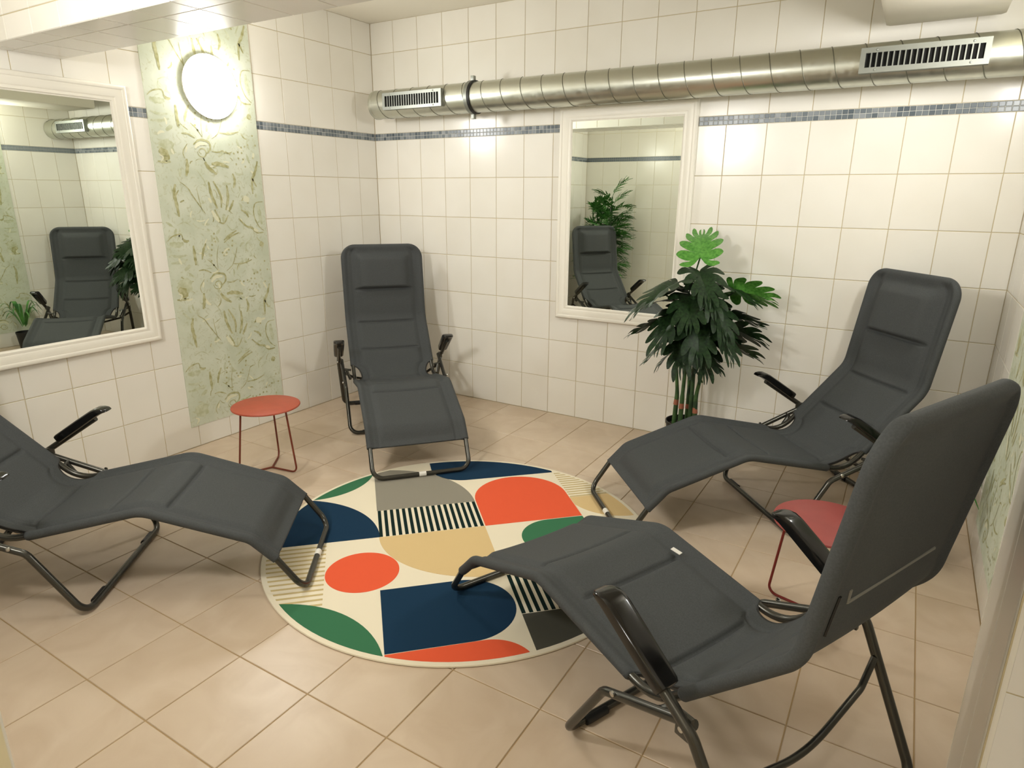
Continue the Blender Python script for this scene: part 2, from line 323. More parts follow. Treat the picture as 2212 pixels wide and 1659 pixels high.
def ribbon(pts, w):
    P = [Vector((0, a, b)) for a, b in pts]
    if len(P) > 2:                              # smooth the stroke
        Q = [P[0]]
        for i in range(len(P)-1):
            p0 = P[max(i-1, 0)]; p1 = P[i]; p2 = P[i+1]; p3 = P[min(i+2, len(P)-1)]
            for k in range(1, 6):
                t = k/5; Q.append(.5*((2*p1)+(p2-p0)*t+(2*p0-5*p1+4*p2-p3)*t*t+(3*p1-p0-3*p2+p3)*t**3))
        P = Q
    else: P = [P[0].lerp(P[1], k/4) for k in range(5)]
    L = []; Rr = []; n = len(P)
    for i, p in enumerate(P):
        d = (P[min(i+1, n-1)]-P[max(i-1, 0)]).normalized(); s = Vector((0, -d.z, d.y))
        ww = w/2*(.25+.75*math.sin(math.pi*(.08+.84*i/(n-1))))*(1+.18*math.sin(i*2.1))
        L.append(p+s*ww); Rr.append(p-s*ww)
    return L+Rr, [(i, i+1, n+i+1, n+i) for i in range(n-1)]
def wallpaper(loc, rz, zlo, label):
    WD = .635
    t = MB().box((0, 0, zlo), (.004, WD, ZC)).build('wallpaper_strip', PAPER, None, False, loc=loc, rot=(0, 0, rz)); tag(t, label, 'wallpaper', 'printed wallpaper strips')
    bs = {k: MB() for k in INK}
    for rep in (-2, -1, 0, 1, 2):
        for kind, wd, pts in MOTIF:
            q = [(a, b+rep*.70) for a, b in pts]
            if any(not (.008+wd/2 < a < WD-.008 and zlo+.01+wd/2 < b < ZC-.01) for a, b in q): continue
            k = 'd' if kind == 'o' else kind; x = {'m': .0044, 'd': .0047, 'l': .005}[k]
            if kind == 'o':
                a, b = q[0]; n = 7; vs = [(x, a+.006*math.cos(6.283*i/n), b+.006*math.sin(6.283*i/n)) for i in range(n)]; bs[k].add(vs, [tuple(range(n))])
            else:
                vs, fs = ribbon(q, wd*1.7); bs[k].add([(x, v[1], v[2]) for v in vs], fs)
    rn = random.Random(5)
    for i in range(260):                        # fine sea grass and coral between the larger motifs
        a, b = rn.uniform(.03, WD-.03), rn.uniform(zlo+.05, ZC-.05); an = rn.uniform(0, 6.28); l = rn.uniform(.02, .055); cv = rn.uniform(-1.2, 1.2)
        q = [(a, b)]
        for s_ in range(3): an += cv*.4; a += l/3*math.cos(an); b += l/3*math.sin(an); q.append((a, b))
        if any(not (.012 < u < WD-.012 and zlo+.012 < v < ZC-.012) for u, v in q): continue
        k = rn.choice('mmmdl'); vs, fs = ribbon(q, rn.uniform(.003, .009) if k == 'd' else rn.uniform(.005, .016)); x = {'m': .0042, 'd': .0043, 'l': .0045}[k]
        bs[k].add([(x, v[1], v[2]) for v in vs], fs)
    for k in bs: tag(obj('printed_motif', bs[k].v, bs[k].f, INK[k], t), kind='stuff')
wallpaper((0, -1.62, 0), 0, .12, 'tall pale green wallpaper strip printed with shells and seaweed behind the lit wall lamp')
wallpaper((XR, -.62, 0), math.pi, .13, 'tall pale green wallpaper strip on the right wall behind the nearest lounger')

# ------------------------------------------------------------------ framed mirrors
def framed_mirror(loc, rz, label, tilt=0):
    t = thing('framed_mirror', label, 'mirror', loc, rz, 'white framed wall mirrors')
    Wd, Ht = .805, 1.22
    prof = [(0, 0), (0, .020), (.004, .026), (.010, .028), (.018, .027), (.022, .023), (.030, .024), (.052, .019), (.058, .015), (.064, .017), (.070, .016), (.074, .010), (.080, .008), (.080, 0)]
    vs = []; n = len(prof)
    for cx, cz, sx, sz in ((-Wd/2, 0, 1, 1), (Wd/2, 0, -1, 1), (Wd/2, Ht, -1, -1), (-Wd/2, Ht, 1, -1)):
        for a, h in prof: vs.append((cx+sx*a, -h, cz+sz*a))
    fs = [(c*n+i, c*n+i+1, ((c+1) % 4)*n+i+1, ((c+1) % 4)*n+i) for c in range(4) for i in range(n-1)]
    obj('mirror_frame', vs, fs, WHITE, t, True)
    MB().box((-Wd/2+.075, -.0085, .075), (Wd/2-.075, -.004, Ht-.075)).build('mirror_glass', MIRROR, t, False)
framed_mirror((1.848, 0, .646), 0, 'tall white framed mirror on the back wall behind the monstera plant')
framed_mirror((.007, -2.122, .646), R(90.97), 'white framed mirror on the left wall above the left lounger')

# ------------------------------------------------------------------ spiral duct with two grilles
DY, DZ, DR = -.16, 1.936, .085
duct = thing('ventilation_duct', 'galvanised spiral ventilation pipe running along the back wall below the ceiling', 'pipe', (0, 0, 0))
MX = Matrix.Rotation(R(90), 4, 'Y'); MX.translation = Vector((0, DY, DZ))
MB().lathe([(DR, .185), (DR, XR-.004)], 48, MX, False).build('pipe', GALV, duct)
pit = .132; hel = []
k = 0
while .19+pit*k/24 < XR-.02:
    t = 2*math.pi*k/24; x = .19+pit*k/24; hel.append((x, DY+(DR+.0004)*math.cos(t), DZ+(DR+.0004)*math.sin(t))); k += 1
MB().tube(hel, .0022, 6).build('spiral_seam', SEAM, duct)
MB().lathe([(0, .178), (.05, .176), (.078, .17), (.086, .172), (.0875, .178), (.0875, .192), (.085, .194)], 48, MX, False).build('end_cap', GALV, duct)
cl = MB().lathe([(.086, .925), (.094, .925), (.094, .948), (.086, .948)], 48, MX, False).build('pipe_clamp', GALV2, duct)
MB().lathe([(.085, .948), (.0925, .948), (.0925, .962), (.085, .962)], 48, MX, False).build('rubber_ring', BLACK, cl)
for s in (1, -1):
    b = MB().box((.926, DY-.012, DZ+s*.105-.014), (.948, DY+.012, DZ+s*.105+.014), .002); b.build('clamp_lug', GALV2, cl)
MB().tube([(.937, DY+.085, DZ), (.937, .004, DZ)], .006, 8).build('wall_bolt', GALV2, cl)
def grille(x0, x1, h, n, slot):
    g = MB(); y0, y1 = DY-.106, DY-.066; sh = slot/2; m_ = .020; zc = DZ+.002
    for a, b in (((x0, y0, zc-h/2), (x1, y1, zc-sh)), ((x0, y0, zc+sh), (x1, y1, zc+h/2)), ((x0, y0, zc-sh), (x0+m_, y1, zc+sh)), ((x1-m_, y0, zc-sh), (x1, y1, zc+sh))): g.box(a, b)
    gr = g.build('grille', GALV2, duct, False)
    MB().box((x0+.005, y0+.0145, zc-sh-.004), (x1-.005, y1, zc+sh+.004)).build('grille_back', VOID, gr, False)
    st = (x1-x0-2*m_)/n
    me = mesh('slat', *(lambda b: (b.v, b.f))(MB().box((-.0025, 0, -sh), (.0025, .005, sh))), GALV2)
    for i in range(1, n): link('slat', me, gr, loc=(x0+m_+st*i, y0+.001, zc))
    for sx in (x0+.06, x1-.06):
        for sz in (-1, 1): MB().lathe([(0, .003), (.004, .002), (.005, 0)], 10, Matrix.Translation((sx, y0, zc+sz*(h/2+sh)/2)) @ Matrix.Rotation(R(90), 4, 'X'), False).build('screw', GALV2, gr)
grille(.315, .775, .098, 22, .062); grille(2.995, 3.452, .098, 20, .056)

# ------------------------------------------------------------------ round rug
RUGC, RUGR, RUGA = (1.860, -1.630), .798, R(44.3)
def rugmat(name, c):
    mt = nmat(name, c, .95, spec=.15); bump(mt, 900, .25, .001); return mt
RC = {'cream': rugmat('cream rug pile', lin(240, 230, 206)), 'navy': rugmat('navy rug pile', lin(24, 54, 80)), 'green': rugmat('green rug pile', lin(62, 118, 84)),
      'red': rugmat('coral red rug pile', lin(236, 98, 64)), 'tan': rugmat('tan rug pile', lin(222, 194, 142)), 'grey': rugmat('grey rug pile', lin(148, 143, 130)),
      'dark': rugmat('dark grey rug pile', lin(80, 79, 70)), 'ink': rugmat('dark green rug pile', lin(18, 40, 38)), 'line': rugmat('sand rug pile', lin(204, 184, 134))}
rug = thing('round_rug', 'round rug with coral, navy, green and tan geometric shapes between the loungers', 'rug', (*RUGC, 0), RUGA)
MB().lathe([(0, .0005), (.994, .0005), (1.0, .003), (.998, .0072), (.985, .008), (.0, .008)], 128, Matrix.Diagonal((RUGR, RUGR, 1, 1)), False).build('rug_base', RC['cream'], rug)
def arc(cx, cy, rx, ry, a0, a1, n=28): return [(cx+rx*math.cos(R(a0+(a1-a0)*k/n)), cy+ry*math.sin(R(a0+(a1-a0)*k/n))) for k in range(n+1)]
DISC = arc(0, 0, .976, .976, 0, 360-360/120, 119)
def clip(poly):
    out = poly; n = len(DISC)
    for i in range(n):
        ax, ay = DISC[i]; bx, by = DISC[(i+1) % n]; inp = out; out = []
        side = lambda p: (bx-ax)*(p[1]-ay)-(by-ay)*(p[0]-ax)
        for j in range(len(inp)):
            p, q = inp[j-1], inp[j]; sp, sq = side(p), side(q)
            if (sp < 0) != (sq < 0):
                t = sp/(sp-sq); out.append((p[0]+(q[0]-p[0])*t, p[1]+(q[1]-p[1])*t))
            if sq >= 0: out.append(q)
        if not out: return []
    return out
def field(poly, c, z=.0088, part=True):
    q = clip(poly)
    if len(q) < 3: return
    d = [q[0]]
    for p in q[1:]:
        if abs(p[0]-d[-1][0])+abs(p[1]-d[-1][1]) > 1e-4: d.append(p)
    n = len(d); vs = [(a*RUGR, b*RUGR, z) for a, b in d]+[(a*RUGR, b*RUGR, .0065) for a, b in d]
    bm = bmesh.new(); V = [bm.verts.new(v) for v in vs]
    f = bm.faces.new(V[:n])
    for i in range(n): bm.faces.new((V[i], V[n+i], V[n+(i+1) % n], V[(i+1) % n]))
    bmesh.ops.triangulate(bm, faces=[f]); bmesh.ops.recalc_face_normals(bm, faces=bm.faces)
    me = bpy.data.meshes.new('pattern_field'); bm.to_mesh(me); bm.free(); me.materials.append(RC[c]); link('pattern_field', me, rug)
rect = lambda x0, y0, x1, y1: [(x0, y0), (x1, y0), (x1, y1), (x0, y1)]
field([(-.43, .365)]+arc(-.43, .365, .563, .563, 0, 90), 'grey')
field([(.139, .064), (.69, .064)]+arc(.4145, .372, .2755, .276, 0, 180), 'red')
field([(-.065, 1.1), (-.065, .87)]+arc(.139, .87, .204, .204, 180, 270)[1:]+[(.693, .664), (.693, 1.1)], 'navy')
field([(.693, .293), (.693, .1)]+arc(.97, .293, .29, .29, 198, 300)+[(1.3, .1), (1.3, .293)], 'tan')
field([(.69, .058), (.486, .058)]+arc(.486, -.12, .185, .178, 90, 270)+[(.69, -.298)], 'green')
field([(.135, .062)]+arc(.135, .062, .563, .483, 180, 270), 'tan')
field([(-.99, .065)]+arc(-.99, .065, .566, .545, 0, 90), 'navy')
field(arc(-.80, .95, .37, .37, 0, 357, 90), 'green', .0091)
field(arc(-.517, -.247, .173, .171, 0, 355, 71), 'red')
field(arc(-.95, -.93, .506, .506, 0, 357, 90), 'green', .0091)
field([(-.441, -.42), (-.441, -.858), (-.083, -.858)]+arc(-.083, -.639, .219, .219, 270, 450), 'navy')
field([(-.441, -.862), (-.441, -1.2), (.13, -1.2), (.13, -1.03)]+arc(-.045, -1.03, .175, .17, 0, 90), 'red', .0087)
field(rect(.146, -1.2, .69, -.73), 'dark')
for i in range(17): x = -.426+i*.0337; field(rect(x, .066, x+.0178, .362), 'ink')
for i in range(17): x = .146+i*.0337; field(rect(x, -.725, x+.0178, -.425), 'ink')
for i in range(14): y = .036-i*.0385; field(rect(-1.2, y-.0125, -.692, y), 'line')
for i in range(12): y = .645-i*.0305; field(rect(.697, y-.011, 1.2, y), 'line')

# ------------------------------------------------------------------ padded loungers
FAB = nmat('charcoal lounger fabric', lin(70, 72, 71), .72, spec=.3)
noise_colour(FAB, lin(66, 69, 70), lin(74, 77, 78), 260, 3); bump(FAB, 700, .25, .0005)
TUBE = nmat('anthracite lacquered tube', lin(78, 77, 72), .26, .75)
PIPE = nmat('grey piping', lin(128, 126, 118), .7)
PAD = nmat('glossy black plastic', lin(15, 14, 13), .16)
LBL = nmat('white paper label', lin(235, 232, 224), .6)
SILV = nmat('bare steel', lin(200, 200, 195), .25, 1)
PROF = [(0, .020), (.088, .150), (.168, .233), (.516, .356), (.967, .266), (1.282, .597), (1.359, 1.051)]
BW = .52; HW = BW/2-.013
cum = [0]
for p, q in zip(PROF[1:], PROF[2:]): cum.append(cum[-1]+math.hypot(q[0]-p[0], q[1]-p[1]))
def make_lounger():
    t = thing('relaxation_lounger', 'x', 'lounger', (0, 0, 0), 0, 'padded relaxation loungers around the rug')
    P3 = lambda q, w: Vector((q[0], w, q[1]))
    # tube of the bed, one closed loop
    left = [P3(q, HW) for q in PROF]; right = [P3(q, -HW) for q in PROF][::-1]
    rad = [.055, .05, .08, .12, .13, .12, .075]
    MB().tube(fillet(left+right, rad+rad[::-1], 7, True), .0115, 12, True).build('bed_frame', TUBE, t)
    # centre line of the fabric
    cl_ = dense(fillet([P3(q, 0) for q in PROF[1:]], [0, .08, .12, .13, .12, 0], 8), .006)
    tot = sum((b-a).length for a, b in zip(cl_, cl_[1:])); s = 0; rows = []; ST = cum[-1]; RH = .0158
    for i, p in enumerate(cl_):
        if i: s += (p-cl_[i-1]).length
        d = (cl_[min(i+1, len(cl_)-1)]-cl_[max(i-1, 0)]).normalized(); nrm = Vector((-d.z, 0, d.x)); rows.append((p, nrm, d, s/tot*ST))
    last = rows[-1]                                              # wrap over the tube at the head end
    for x in (.35, .6, .8, .93, .985): rows.append((last[0]+last[2]*RH*x, last[1], last[2], ST+RH*x))
    seams = [.42, .616, .895, 1.16, 1.365, 1.585]; SH = cum[3]
    inner = [0, .05, .1, .135, .15, .162, .172, .18, .186, .191, .196, .202, .21]
    vs = []; half = []
    sm = lambda x: max(0, min(1, x))**2*(3-2*max(0, min(1, x)))
    for p, nrm, d, s in rows:
        nd = abs(s-(SH+.01))/.088; nt = math.sqrt(1-nd*nd) if nd < 1 else 0
        rh = RH-.009*min(1, nt*2); wc = HW-.05*nt
        e = ST+RH-s
        if e < .09: wc = wc-.09+math.sqrt(max(0, .09**2-(.09-e)**2))
        wc = max(wc, .1); half.append(wc+rh)
        sc_ = min(1, (wc-.03)/.215)
        A = [a*sc_ for a in inner]+[wc-.027, wc-.019, wc-.011, wc-.004]+[wc+rh*x for x in (.1, .4, .65, .85, .96, 1)]
        cap = math.sqrt(max(.003, 1-((s-ST)/RH)**2)) if s > ST else 1
        hemE = sm((s-(ST-.035))/.035); top = {}; bot = {}
        for k, a in enumerate(A):
            f = a/(wc+rh); sag = -.013*(1-f*f)*(1-.75*sm((s-1.25)/.25))*(1-hemE)*sm(s/.06+.3)
            q = 0
            if a < .192*sc_:                                      # quilted centre panel
                pn = sm((.192*sc_-a)/.022); q = .007*pn
                for z_ in seams: q -= .013*pn*math.exp(-((s-z_)/.0065)**2)
                q *= sm((s-.03)/.05)
                if 1.585 < s < 1.82 and a < .165:                # head cushion
                    q += .030*math.sqrt(sm((s-1.588)/.018)*sm((1.82-s)/.05)*sm((.165-a)/.035))
            else: q = -.005*math.exp(-((a-.199*sc_)/.006)**2)
            q *= 1-hemE
            base = .006; hm = max(hemE, sm((a-(wc-.026))/.026))
            if a > wc: t_ = rh*math.sqrt(max(0, 1-((a-wc)/rh)**2)); u_, l_ = t_, -t_
            else: u_ = base+(rh-base)*hm; l_ = -u_
            top[k] = (u_+q)*cap+sag; bot[k] = l_*cap+sag
        nA = len(A); loop = [(a, top[k]) for k, a in list(enumerate(A))[::-1]]           # +w edge to centre
        loop += [(-A[k], top[k]) for k in range(1, nA)]+[(-A[k], bot[k]) for k in range(nA-2, 0, -1)]+[(A[k], bot[k]) for k in range(0, nA-1)]
        vs += [p+Vector((0, a, 0))+nrm*h for a, h in loop]
    n = len(vs)//len(rows); fs = [(i*n+k, i*n+(k+1) % n, (i+1)*n+(k+1) % n, (i+1)*n+k) for i in range(len(rows)-1) for k in range(n)]
    fs += [tuple(range(n))[::-1], tuple((len(rows)-1)*n+k for k in range(n))]
    fab = obj('fabric_cover', vs, fs, FAB, t, 'all')
    # pocket seam on the back of the headrest
    def back(s, w):
        r_ = min(rows, key=lambda q: abs(q[3]-s)); return r_[0]+Vector((0, w, 0))-r_[1]*.0075
    MB().tube([back(1.53, -.17), back(1.5, -.165), back(1.5, 0), back(1.5, .165)], .0042, 6).build('pocket_piping', PIPE, fab)
    MB().tube([back(1.44, -.205), back(1.53, -.205)], .004, 6).build('back_strap', BLACK, fab)
    # elastic cord along the two cut-outs at the hip
    for sg in (1, -1):
        pts = []
        for (p, nrm, d, s), hw in zip(rows, half):
            if abs(s-(SH+.01)) < .088: pts.append(p+Vector((0, sg*(hw-.003), 0))+nrm*.003)
        MB().tube(pts, .0045, 8).build('elastic_cord', BLACK, fab)
    # base: front loop and rear loop with the arm tubes
    WB = .305; WA = .33
    fr = []
    for sg in (1, -1):
        q = [Vector((1.125, sg*.312, .362)), Vector((.858, sg*.308, .250)), Vector((.715, sg*WB, .0125))]
        fr.append(q)
    MB().tube(fillet(fr[0]+fr[1][::-1], [0, .05, .05, .05, .05, 0], 8), .0115, 12).build('front_leg_loop', TUBE, t)
    rr = []
    for sg in (1, -1):
        rr.append([Vector((.91, sg*WA, .498)), Vector((1.135, sg*WA, .352)), Vector((1.315, sg*WB, .0125))])
    MB().tube(fillet(rr[0]+rr[1][::-1], [0, .07, .05, .05, .07, 0], 8), .0125, 12).build('rear_leg_loop', TUBE, t)
    MB().tube(fillet([(1.178, .312, .272), (1.19, .24, .225), (1.2, 0, .17), (1.19, -.24, .225), (1.178, -.312, .272)], [0, .06, .4, .06, 0], 10), .0085, 10).build('brace', TUBE, t)
    for sg in (1, -1):
        # arm pad: flat grip that curls down at its tip
        c0 = Vector((1.062, sg*WA, .412)); c1 = Vector((.866, sg*WA, .538)); ax = (c1-c0).normalized(); nz = Vector((ax.z, 0, -ax.x)); nz = nz if nz.z > 0 else -nz
        L = (c1-c0).length; secs = [(0, .021, .013, 0), (.006, .026, .017, 0), (.04, .029, .018, .001), (.5, .031, .018, .003), (.8, .032, .017, .004), (.9, .032, .015, .002), (.97, .031, .011, -.004), (1.02, .027, .007, -.011), (1.05, .016, .003, -.016)]
        vs = []; n = 14
        for f, hw, hh, off in secs:
            for k in range(n):
                a = 2*math.pi*k/n; cx = math.copysign(abs(math.cos(a))**.42, math.cos(a)); cz = math.copysign(abs(math.sin(a))**.42, math.sin(a))
                vs.append(c0+ax*L*f+Vector((0, 1, 0))*hw*cx+nz*(hh*cz+off+.004))
        m_ = len(secs)
        fs = [(i*n+k, i*n+(k+1) % n, (i+1)*n+(k+1) % n, (i+1)*n+k) for i in range(m_-1) for k in range(n)]+[tuple(range(n))[::-1], tuple((m_-1)*n+k for k in range(n))]
        obj('arm_pad', vs, fs, PAD, t, True)
        # swing link between bed and base with its bolts
        lk = MB().tube([(1.03, sg*.29, .318), (.985, sg*.272, .272)], .009, 8).tube([(1.03, sg*.305, .326), (1.03, sg*.262, .318)], .007, 8).build('swing_link', TUBE, t)
        MB().box((1.085, sg*.318-.006, .318), (1.125, sg*.318+.006, .378), .003).build('hinge_plate', TUBE, t)
        for x, z, yy in ((.90, .277, .320), (1.112, .355, .336), (1.165, .296, .334)):
            MB().lathe([(.0075, 0), (.007, .004), (.004, .006), (0, .0065)], 12, Matrix.Translation((x, sg*yy, z)) @ Matrix.Rotation(R(-90*sg), 4, 'X'), False).build('bolt', SILV, t)
        for x, z in ((.722, .0125), (1.308, .0125)):
            MB().tube([(x, sg*.235, z), (x, sg*.16, z)], .0125, 12).build('floor_glide', BLACK, t)
    lb = MB().tube([(0, .018, .02), (0, -.018, .02)], .0122, 12).build('paper_label', LBL, t)
    return t
lg = make_lounger()
LOUNGERS = [((1.349, -1.255), 138.6, 'dark grey padded lounger standing upright in the far corner, facing the rug'),
            ((1.476, -2.070), -142.9, 'dark grey padded lounger cut off by the left edge, below the left mirror'),
            ((2.308, -1.146), 40.9, 'dark grey padded lounger in the back right corner beside the monstera plant'),
            ((2.175, -1.774), -24.2, 'dark grey padded lounger nearest the camera, its back turned to the viewer')]
LG = []
for i, (xy, a, lab) in enumerate(LOUNGERS):
    o = lg if i == 0 else copy_tree(lg)
    o.location = (*xy, .0012); o.rotation_euler = (0, 0, R(a)); o['label'] = lab; LG.append(o)
tg = MB().box((-.016, -.008, 0), (.016, .008, .0015)).build('fabric_tag', LBL, LG[3], False, loc=(.635, .185, .350), rot=(0, R(11), R(10)))

# ------------------------------------------------------------------ small wire-legged tables
def side_table(xy, rz, col, leg, label):
    t = thing('side_table', label, 'table', (*xy, 0), rz, 'small round side tables')
    mt = nmat('lacquer '+label[:12], col, .45); lm = nmat('lacquered rod '+label[:12], leg, .4)
    noise_colour(mt, tuple(c*.95 for c in col[:3])+(1,), tuple(min(1, c*1.05) for c in col[:3])+(1,), 14, 4)
    MB().lathe([(0, .340), (.160, .340), (.1665, .3425), (.168, .346), (.1665, .350), (.163, .3515), (0, .3515)], 64, None, False).build('table_top', mt, t)
    for k in range(3):
        a = R(120*k); c, s = math.cos(a), math.sin(a)
        MB().tube(fillet([(0, 0, .006), (.165*c, .165*s, .006), (.125*c, .125*s, .341)], [0, .03, 0], 7), .0048, 8).build('leg', lm, t)
side_table((.607, -1.578), R(8), lin(178, 80, 54), lin(118, 52, 32), 'small orange round table with thin wire legs by the wallpaper strip')
side_table((3.20, -1.42), R(165), lin(156, 70, 66), lin(118, 30, 24), 'small dusty red round table half hidden between the right loungers')

# ------------------------------------------------------------------ plants
random.seed(7)
LEAFD = nmat('dark monstera leaf', lin(24, 52, 28), .5, spec=.3); noise_colour(LEAFD, lin(16, 36, 16), lin(36, 62, 30), 18, 4)
LEAFL = nmat('young monstera leaf', lin(92, 168, 62), .4); noise_colour(LEAFL, lin(60, 124, 40), lin(98, 158, 66), 16, 4)
STEM = nmat('green plant stem', lin(36, 70, 40), .55); noise_colour(STEM, lin(24, 54, 32), lin(70, 104, 52), 14, 3)
POT = nmat('black plastic pot', lin(22, 22, 22), .45); SOIL = nmat('brown potting soil', lin(46, 36, 28), .95); bump(SOIL, 90, .8, .01)
NODE = nmat('reddish stem sheath', lin(160, 98, 72), .7)
def split_leaf(size, lobes=6, cup=.25, droop=.35, seed=0):
    rn = random.Random(seed); b = MB()
    SS = [0, .2, .42, .52, .64, .78, .9, .97, 1]; WF = [1, 1, 1, .93, .85, .72, .48, .22, .02]; CC = [-1, -.5, 0, .5, 1]
    for sg in (1, -1):
        for k in range(lobes):
            t0, t1 = k/lobes, (k+1)/lobes; jit = rn.uniform(.92, 1.06); vs = []
            for s_, wf in zip(SS, WF):
                for c in CC:
                    t = (t0+t1)/2+c*(t1-t0)/2*wf
                    m0 = Vector((.95*max(0, t-.16)*size, 0, 0))
                    ang = R(152-132*t**.8-20*s_); ln = size*(.40+.20*math.sin(math.pi*min(1, t*1.05+.08)))*jit*(.72 if k == lobes-1 else 1)
                    q = m0+Vector((1.2*math.cos(ang), .86*sg*math.sin(ang), 0))*ln*s_
                    y = q.y/size; x = q.x/size
                    z = size*(cup*abs(y)*1.1-.9*cup*y*y*2-droop*max(0, x)**2*.55+.018*math.sin(9*t+7*s_+seed))
                    vs.append((q.x, q.y, z))
            n = len(CC); fs = [(i*n+j, i*n+j+1, (i+1)*n+j+1, (i+1)*n+j) for i in range(len(SS)-1) for j in range(n-1)]
            b.add(vs, fs)
    return b
def frame_to(o, loc, d, roll=0):
    d = Vector(d).normalized(); z = Vector((0, 0, 1)); y = z.cross(d)
    y = y.normalized() if y.length > 1e-3 else Vector((0, 1, 0)); zz = d.cross(y)
    Mt = Matrix((d, y, zz)).transposed() @ Matrix.Rotation(roll, 3, 'X'); Mt = Mt.to_4x4(); Mt.translation = Vector(loc); o.matrix_local = Mt
pm = thing('monstera_plant', 'tall potted monstera with dark split leaves and one bright top leaf before the back mirror', 'plant', (2.385, -.265, 0))
def pot(parent, r, h):
    p = MB().lathe([(0, 0), (r*.78, 0), (r*.8, .004), (r*.97, h-.015), (r*1.0, h-.015), (r*1.0, h), (r*.95, h), (r*.92, h-.03), (0, h-.03)], 36, None, False).build('pot', POT, parent)
    MB().lathe([(r*.915, h-.029), (r*.6, h-.02), (0, h-.016)], 24, None, False).build('soil', SOIL, parent)
pot(pm, .105, .205)
_lm = {}
def mleaf(parent, p0, p1, loc, d, roll, size, light=False, seed=0):
    key = (seed % 4, light)
    if key not in _lm:
        b = split_leaf(1.0, 6, .28+.06*(seed % 3), .4+.15*(seed % 2), seed % 4); me = mesh('leaf', b.v, b.f, LEAFL if light else LEAFD, 'all'); _lm[key] = me
    o = link('leaf', _lm[key], parent); frame_to(o, loc, d, roll); o.scale = (size, size, size)
    mid = (Vector(p0)+Vector(p1))/2+Vector((0, 0, .05))
    MB().tube(dense(fillet([p0, mid, p1], [0, .2, 0], 6), .05), [.0045]*len(dense(fillet([p0, mid, p1], [0, .2, 0], 6), .05)), 6).build('petiole', STEM, parent)
canes = [((-.055, -.02), (-.075, -.03, .62)), ((-.015, -.045), (.0, -.06, .72)), ((.03, -.01), (.02, .0, .98)), ((.06, -.03), (.10, -.02, .68)), ((.0, .03), (-.03, .05, .8))]
for (a, b), tp in canes:
    pts = [Vector((a, b, .17)), Vector((a*.9, b, .36)), Vector(tp)]
    cp = dense(fillet(pts, [0, .4, 0], 6), .06); MB().tube(cp, [.0135-.006*i/len(cp) for i in range(len(cp))], 9).build('stem', STEM, pm)
    zs = .25+.6*abs(a+b)
    if a != .03: MB().tube([Vector((a*.95, b, zs)), Vector((a*.92, b, zs+.03))], [.0145, .0125], 9).build('stem_sheath', NODE, pm)
# leaf centre (image-plane right, depth toward viewer, height), direction, size
RGT = Vector((.857, .516, 0)); TOW = Vector((.516, -.857, 0))
LV = [(.0, .02, 1.075, (.2, -.8, .75), -.12, .235, 1, 0), (-.0, .03, .99, (.0, .75, -.35), .0, .235, 0, 1), (-.12, .05, .92, (-.75, .55, -.25), .2, .24, 0, 2), (-.16, .02, .85, (-1, .45, -.25), .35, .23, 0, 3),
      (.13, .02, .90, (.5, .6, -.1), -.2, .21, 0, 1), (.19, .04, .88, (1, .3, -.15), -.9, .2, 1, 2), (-.05, .10, .86, (-.3, 1, -.7), .1, .24, 0, 0), (.05, .1, .82, (.3, 1, -.8), -.1, .23, 0, 3),
      (-.11, .08, .75, (-.7, .7, -.7), .2, .25, 0, 1), (-.17, .0, .67, (-1, .3, -.15), .6, .2, 0, 2), (.14, .03, .73, (1, .4, -.05), -.5, .21, 0, 0), (.15, .03, .645, (1, .4, -.05), -.75, .22, 0, 3),
      (-.02, .12, .72, (-.1, 1, -1), 0, .25, 0, 2), (.08, .10, .69, (.4, .9, -.8), -.2, .23, 0, 1), (-.07, .10, .62, (-.3, .9, -1), .2, .22, 0, 3), (.13, .05, .565, (1, .4, -.25), -.6, .22, 0, 2),
      (-.13, .04, .56, (-.9, .4, -.5), .5, .18, 0, 0), (.02, .1, .58, (.1, .8, -1.2), 0, .2, 0, 1), (-.09, .02, .50, (-.8, .3, -.5), .5, .14, 0, 3), (.06, .05, .49, (.6, .7, -.7), -.2, .14, 0, 2),
      (-.06, -.02, .80, (-.8, -.1, .1), .2, .17, 0, 0), (.07, -.02, .74, (.8, -.1, .0), -.2, .17, 0, 1), (.01, .08, .91, (.1, 1, -.5), 0, .21, 0, 3)]
for i, (r_, tw, h, d, roll, sz, lt, sd) in enumerate(LV):
    h = .565+(h-.46)*.845; d = (d[0], d[1], d[2]*.72 if d[2] < 0 else d[2])
    loc = RGT*r_+TOW*tw+Vector((0, 0, h)); dd = RGT*d[0]+TOW*d[1]+Vector((0, 0, d[2]))
    a, tp = canes[i % 5]; z0 = max(.35, min(h-.16, tp[2]-.02)); base = Vector(tp)*((z0-.17)/(tp[2]-.17))+Vector((a[0], a[1], .17))*(1-(z0-.17)/(tp[2]-.17)); base.z = z0
    mleaf(pm, base, loc, loc, dd, roll, sz, bool(lt), sd)

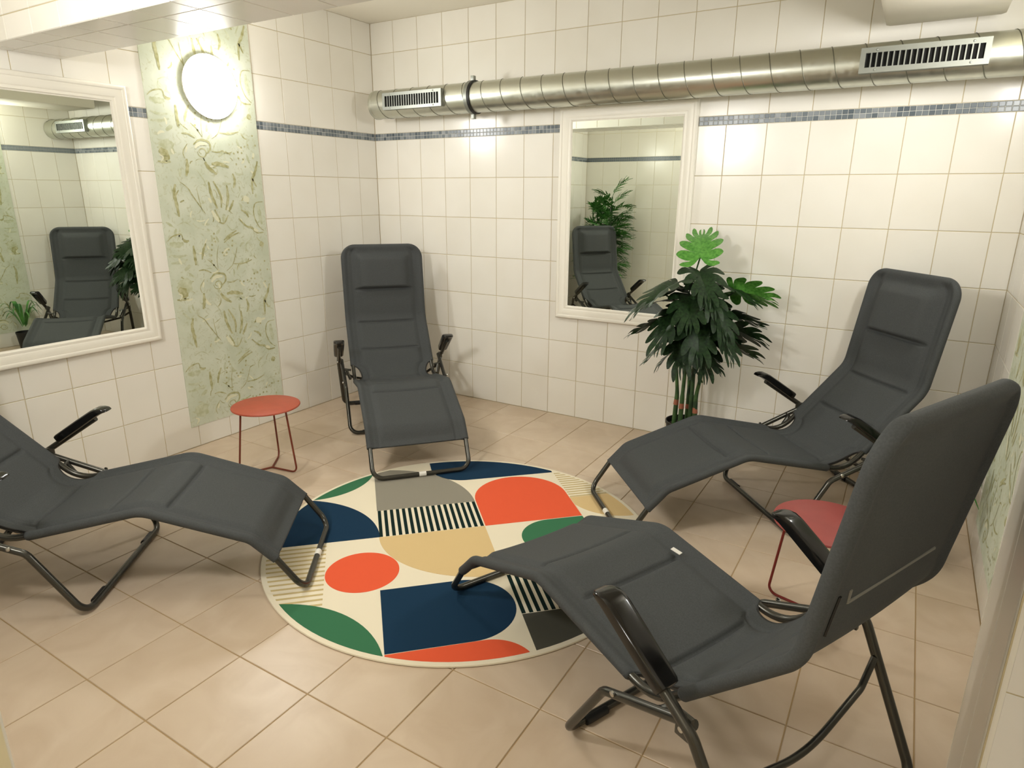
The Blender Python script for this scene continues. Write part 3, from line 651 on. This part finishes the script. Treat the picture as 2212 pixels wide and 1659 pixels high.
PALM = nmat('palm leaflet', lin(52, 108, 48), .45); noise_colour(PALM, lin(40, 98, 36), lin(92, 152, 70), 12, 3)
def frond(L, n, lw, ll, curl, seed):
    rn = random.Random(seed); b = MB(); P = []
    for k in range(n+1):
        t = k/n; P.append(Vector((L*t*(1-.12*t), 0, L*(.35*t-curl*t*t))))
    b.tube(P, [.0035*(1-.7*k/n) for k in range(n+1)], 5)
    for k in range(2, n+1):
        for sg in (1, -1):
            p = P[k]; t = k/n; a = R(62-34*t)*sg; l = ll*(.65+.5*math.sin(math.pi*(.15+.75*t)))*rn.uniform(.85, 1.1)
            d = Vector((math.cos(a), math.sin(a), rn.uniform(-.1, .35))).normalized(); s = d.cross(Vector((0, 0, 1))).normalized()
            vs = []
            for f, wd in ((0, .25), (.3, 1), (.65, .8), (1, .03)):
                c = p+d*l*f-Vector((0, 0, 1))*l*.28*f*f
                vs += [c+s*lw*wd+Vector((0, 0, .003)), c, c-s*lw*wd+Vector((0, 0, .003))]
            b.add(vs, [(i*3+j, i*3+j+1, i*3+j+4, i*3+j+3) for i in range(3) for j in range(2)])
    return b
def palm(loc, label, hs, name='bamboo_palm'):
    t = thing(name, label, 'plant', loc); pot(t, .13, .24); rn = random.Random(3)
    fm = [mesh('frond', *(lambda b: (b.v, b.f))(frond(.25, 10, .011, .125, .4+.12*k, k)), PALM, 'all') for k in range(4)]
    for k, h in enumerate(hs):
        a = 2.4*k; x, y = .06*math.cos(a), .06*math.sin(a); tx, ty = x*1.8, y*1.8
        MB().tube(dense([(x, y, .2), (tx, ty, h)], .1), [.007]*len(dense([(x, y, .2), (tx, ty, h)], .1)), 7).build('stem', STEM, t)
        for j in range(11):
            o = link('frond', fm[(k+j) % 4], t); hh = h-.05*j; f = (hh-.2)/(h-.2); an = a+j*2.2+rn.uniform(-.3, .3)
            ex, ey = loc[0]+x+(tx-x)*f+.34*math.cos(an), loc[1]+y+(ty-y)*f+.34*math.sin(an)
            if ex < .04 and math.cos(an) < 0: an = math.pi-an
            if ey < YF+.04 and math.sin(an) < 0: an = -an
            if math.sin(an) > .3 and hh < 1.15: an = rn.uniform(-.7, .6) if j % 3 else rn.uniform(2.6, 3.6)
            if loc[0]+x+(tx-x)*f+.31*math.cos(an) < .02: an = rn.uniform(-.6, .5)
            frame_to(o, (x+(tx-x)*f, y+(ty-y)*f, hh), (math.cos(an), math.sin(an), .85-.1*j if j else 1.3), rn.uniform(-.3, .3)); o.scale = (.9, .9, .9)
    return t
palm((.35, -3.19, 0), 'tall leafy bamboo palm in the front left corner, seen in the back mirror', [1.36, 1.2, 1.1, .98, .86, 1.25, .74, 1.15, 1.02])
# low arching plant at the right wall, seen in the left mirror
sp = thing('spider_plant', 'low arching green plant by the right wallpaper strip, seen in the left mirror', 'plant', (3.52, -.80, 0)); pot(sp, .08, .15)
for k in range(16):
    a = 2*math.pi*k/16*1.03; ln = .20+.05*((k*7) % 5)/4; hh = .27-.04*(k % 3); ca, sa = math.cos(a), math.sin(a); b = MB(); vs = []
    for i in range(9):
        f = i/8; r_ = .02+ln*.62*f; z = .15+hh*math.sin(math.pi*(.08+.66*f)); wd = .009*math.sin(math.pi*(.12+.86*f))+.001
        vs += [(r_*ca-wd*sa, r_*sa+wd*ca, z+.003), (r_*ca, r_*sa, z), (r_*ca+wd*sa, r_*sa-wd*ca, z+.003)]
    obj('leaf', vs, [(i*3+j, i*3+j+1, i*3+j+4, i*3+j+3) for i in range(8) for j in range(2)], PALM, sp, True)
